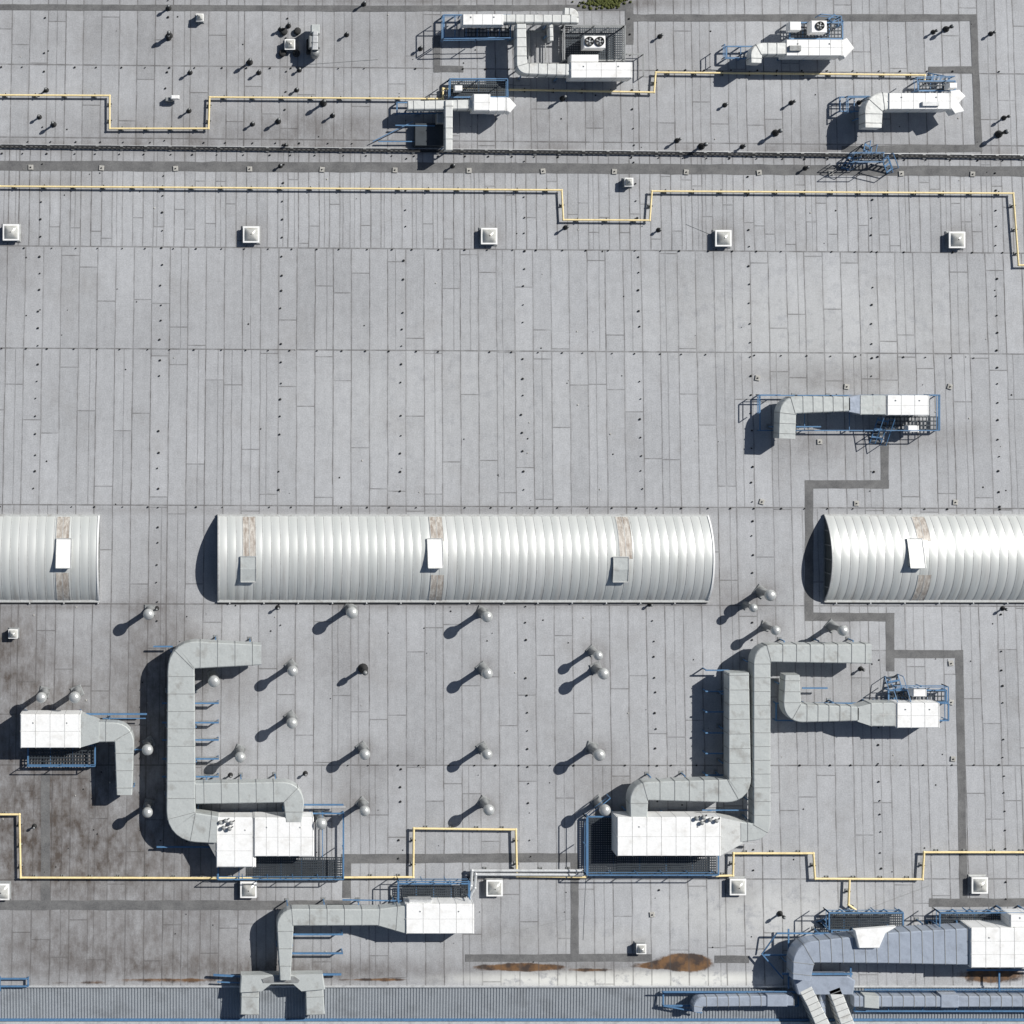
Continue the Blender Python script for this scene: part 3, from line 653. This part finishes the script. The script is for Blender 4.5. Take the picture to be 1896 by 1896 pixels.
b.bar(P(1438,1728,.8),P(1535,1728,.8),.08,BLUE); b.bar(P(1438,1728,.8),P(1412,1765,.3),.06,BLUE); b.bar(P(1415,1768,.5),P(1470,1768,.5),.08,BLUE); b.bar(P(1410,1765,.6),P(1450,1812,.6),.07,BLUE)
b.bar(P(1448,1803,1.2),P(1578,1803,1.2),.1,BLUE); b.bar(P(1460,1808,.9),P(1500,1830,.9),.08,BLUE); b.bar(P(1790,1796,.7),P(1960,1796,.7),.08,BLUE); b.bar(P(1850,1800,.7),P(1850,1835,.7),.08,BLUE)
b.prism([(1470,1815),(1490,1808),(1570,1808),(1584,1816),(1580,1842),(1478,1842)],.4,1.2,GALVB,.05)
b.duct([(1492,1832,26),(1505,1858,24),(1536,1925,28)],.3,1.22,LGALV,rib=.35,ribm=SEAM,legs=False); b.duct([(1545,1832,24),(1555,1858,24),(1580,1925,26)],.3,1.2,LGALV,rib=.35,legs=False)
b.duct([(1524,1832,12),(1524,1880,10)],.3,.8,GALVB,rib=.4,legs=False)
b.duct([(1292,1874,16),(1293,1856,18),(1470,1853,20)],.2,.8,GALVB,rib=.6,legs=False); b.duct([(1582,1855,20),(1900,1855,20),(1990,1855,20)],.2,.8,GALVB,rib=.6,legs=False)
b.box(1420,1842,1458,1864,.2,.85,GALVB,.03); b.prism([(1600,1843),(1628,1845),(1628,1868),(1600,1866)],.2,.86,GALV,.03); b.box(1742,1842,1775,1866,.2,.84,GALVB,.03)
b.frame(1228,1838,1478,1862,.2,.08,True,3); b.frame(1582,1836,1960,1872,.2,.08,True,5); b.bar(P(1228,1862,.3),P(1300,1875,.3),.07,BLUE)
b.bar(P(1600,1832,.7),P(1960,1832,.7),.07,BLUE); b.bar(P(1228,1836,.7),P(1480,1836,.7),.06,BLUE); b.done()

b=B('crossover_stair')
b.frame(1580,284,1636,298,.7,.05,cross=1); b.grate(1581,285,1635,297,.72,.2); b.rail([(1578,282),(1638,282)],.72,.8,w=.035); b.rail([(1578,299),(1638,299)],.72,.8,w=.035)
b.ladder(1578,291,1563,314,.7,0,13,5); b.ladder(1638,291,1648,318,.7,0,13,5); b.ladder(1605,283,1608,268,.7,.1,14,3); b.done()
b=B('steel_bracket'); b.frame(-40,1812,52,1826,.25,.08); b.bar(P(0,1808,.3),P(0,1835,.3),.08,BLUE); b.done()
b=B('lightning_conductor_wires')
for a,c_,d,e in ((1365,712,1400,690),(1330,440,1270,415),(1080,1740,1085,1625),(1400,1760,1720,1640),(1110,180,1000,120),(905,1735,1060,1700),(560,120,700,110)):
    b.bar((gx(a),gy(c_),.02),(gx(d),gy(e),.02),.012,SEAM)
b.done()
b=B('moss_clump')
for _ in range(160):
    x_,y_=random.gauss(1120,20),random.gauss(4,5); r_=random.uniform(.04,.12); b.lathe(gx(x_),gy(y_),[(r_,.008),(r_*.8,.06),(r_*.3,.11)],MOSS,6)
b.done()

# ------------------------------------------------ light, world, camera
d=Vector((.832*math.cos(math.radians(42)),.555*math.cos(math.radians(42)),math.sin(math.radians(42))))
l=bpy.data.lights.new('sun','SUN'); l.energy=5.0; l.angle=math.radians(.5); l.color=(1,.975,.93)
lo=bpy.data.objects.new('sun',l); bpy.context.collection.objects.link(lo); lo.rotation_euler=d.to_track_quat('Z','Y').to_euler(); lo.location=(20,20,40)
wd=bpy.data.worlds.new('World'); bpy.context.scene.world=wd; wd.use_nodes=True; nt=wd.node_tree
sk=nt.nodes.new('ShaderNodeTexSky'); sk.sky_type='NISHITA'; sk.sun_disc=False; sk.sun_elevation=math.radians(42); sk.sun_rotation=math.atan2(.832,.555)
nt.links.new(sk.outputs[0],nt.nodes['Background'].inputs[0]); nt.nodes['Background'].inputs[1].default_value=.05
cam=bpy.data.cameras.new('camera'); co=bpy.data.objects.new('camera',cam); bpy.context.collection.objects.link(co)
co.location=(CX,CY,H); cam.sensor_width=36; cam.lens=36*H/(1896*S); cam.shift_x=(948-400)/1896; cam.shift_y=(700-948)/1896; cam.clip_end=3000
bpy.context.scene.camera=co
sc=bpy.context.scene; sc.view_settings.view_transform='Standard'; sc.view_settings.look='None'; sc.view_settings.exposure=0
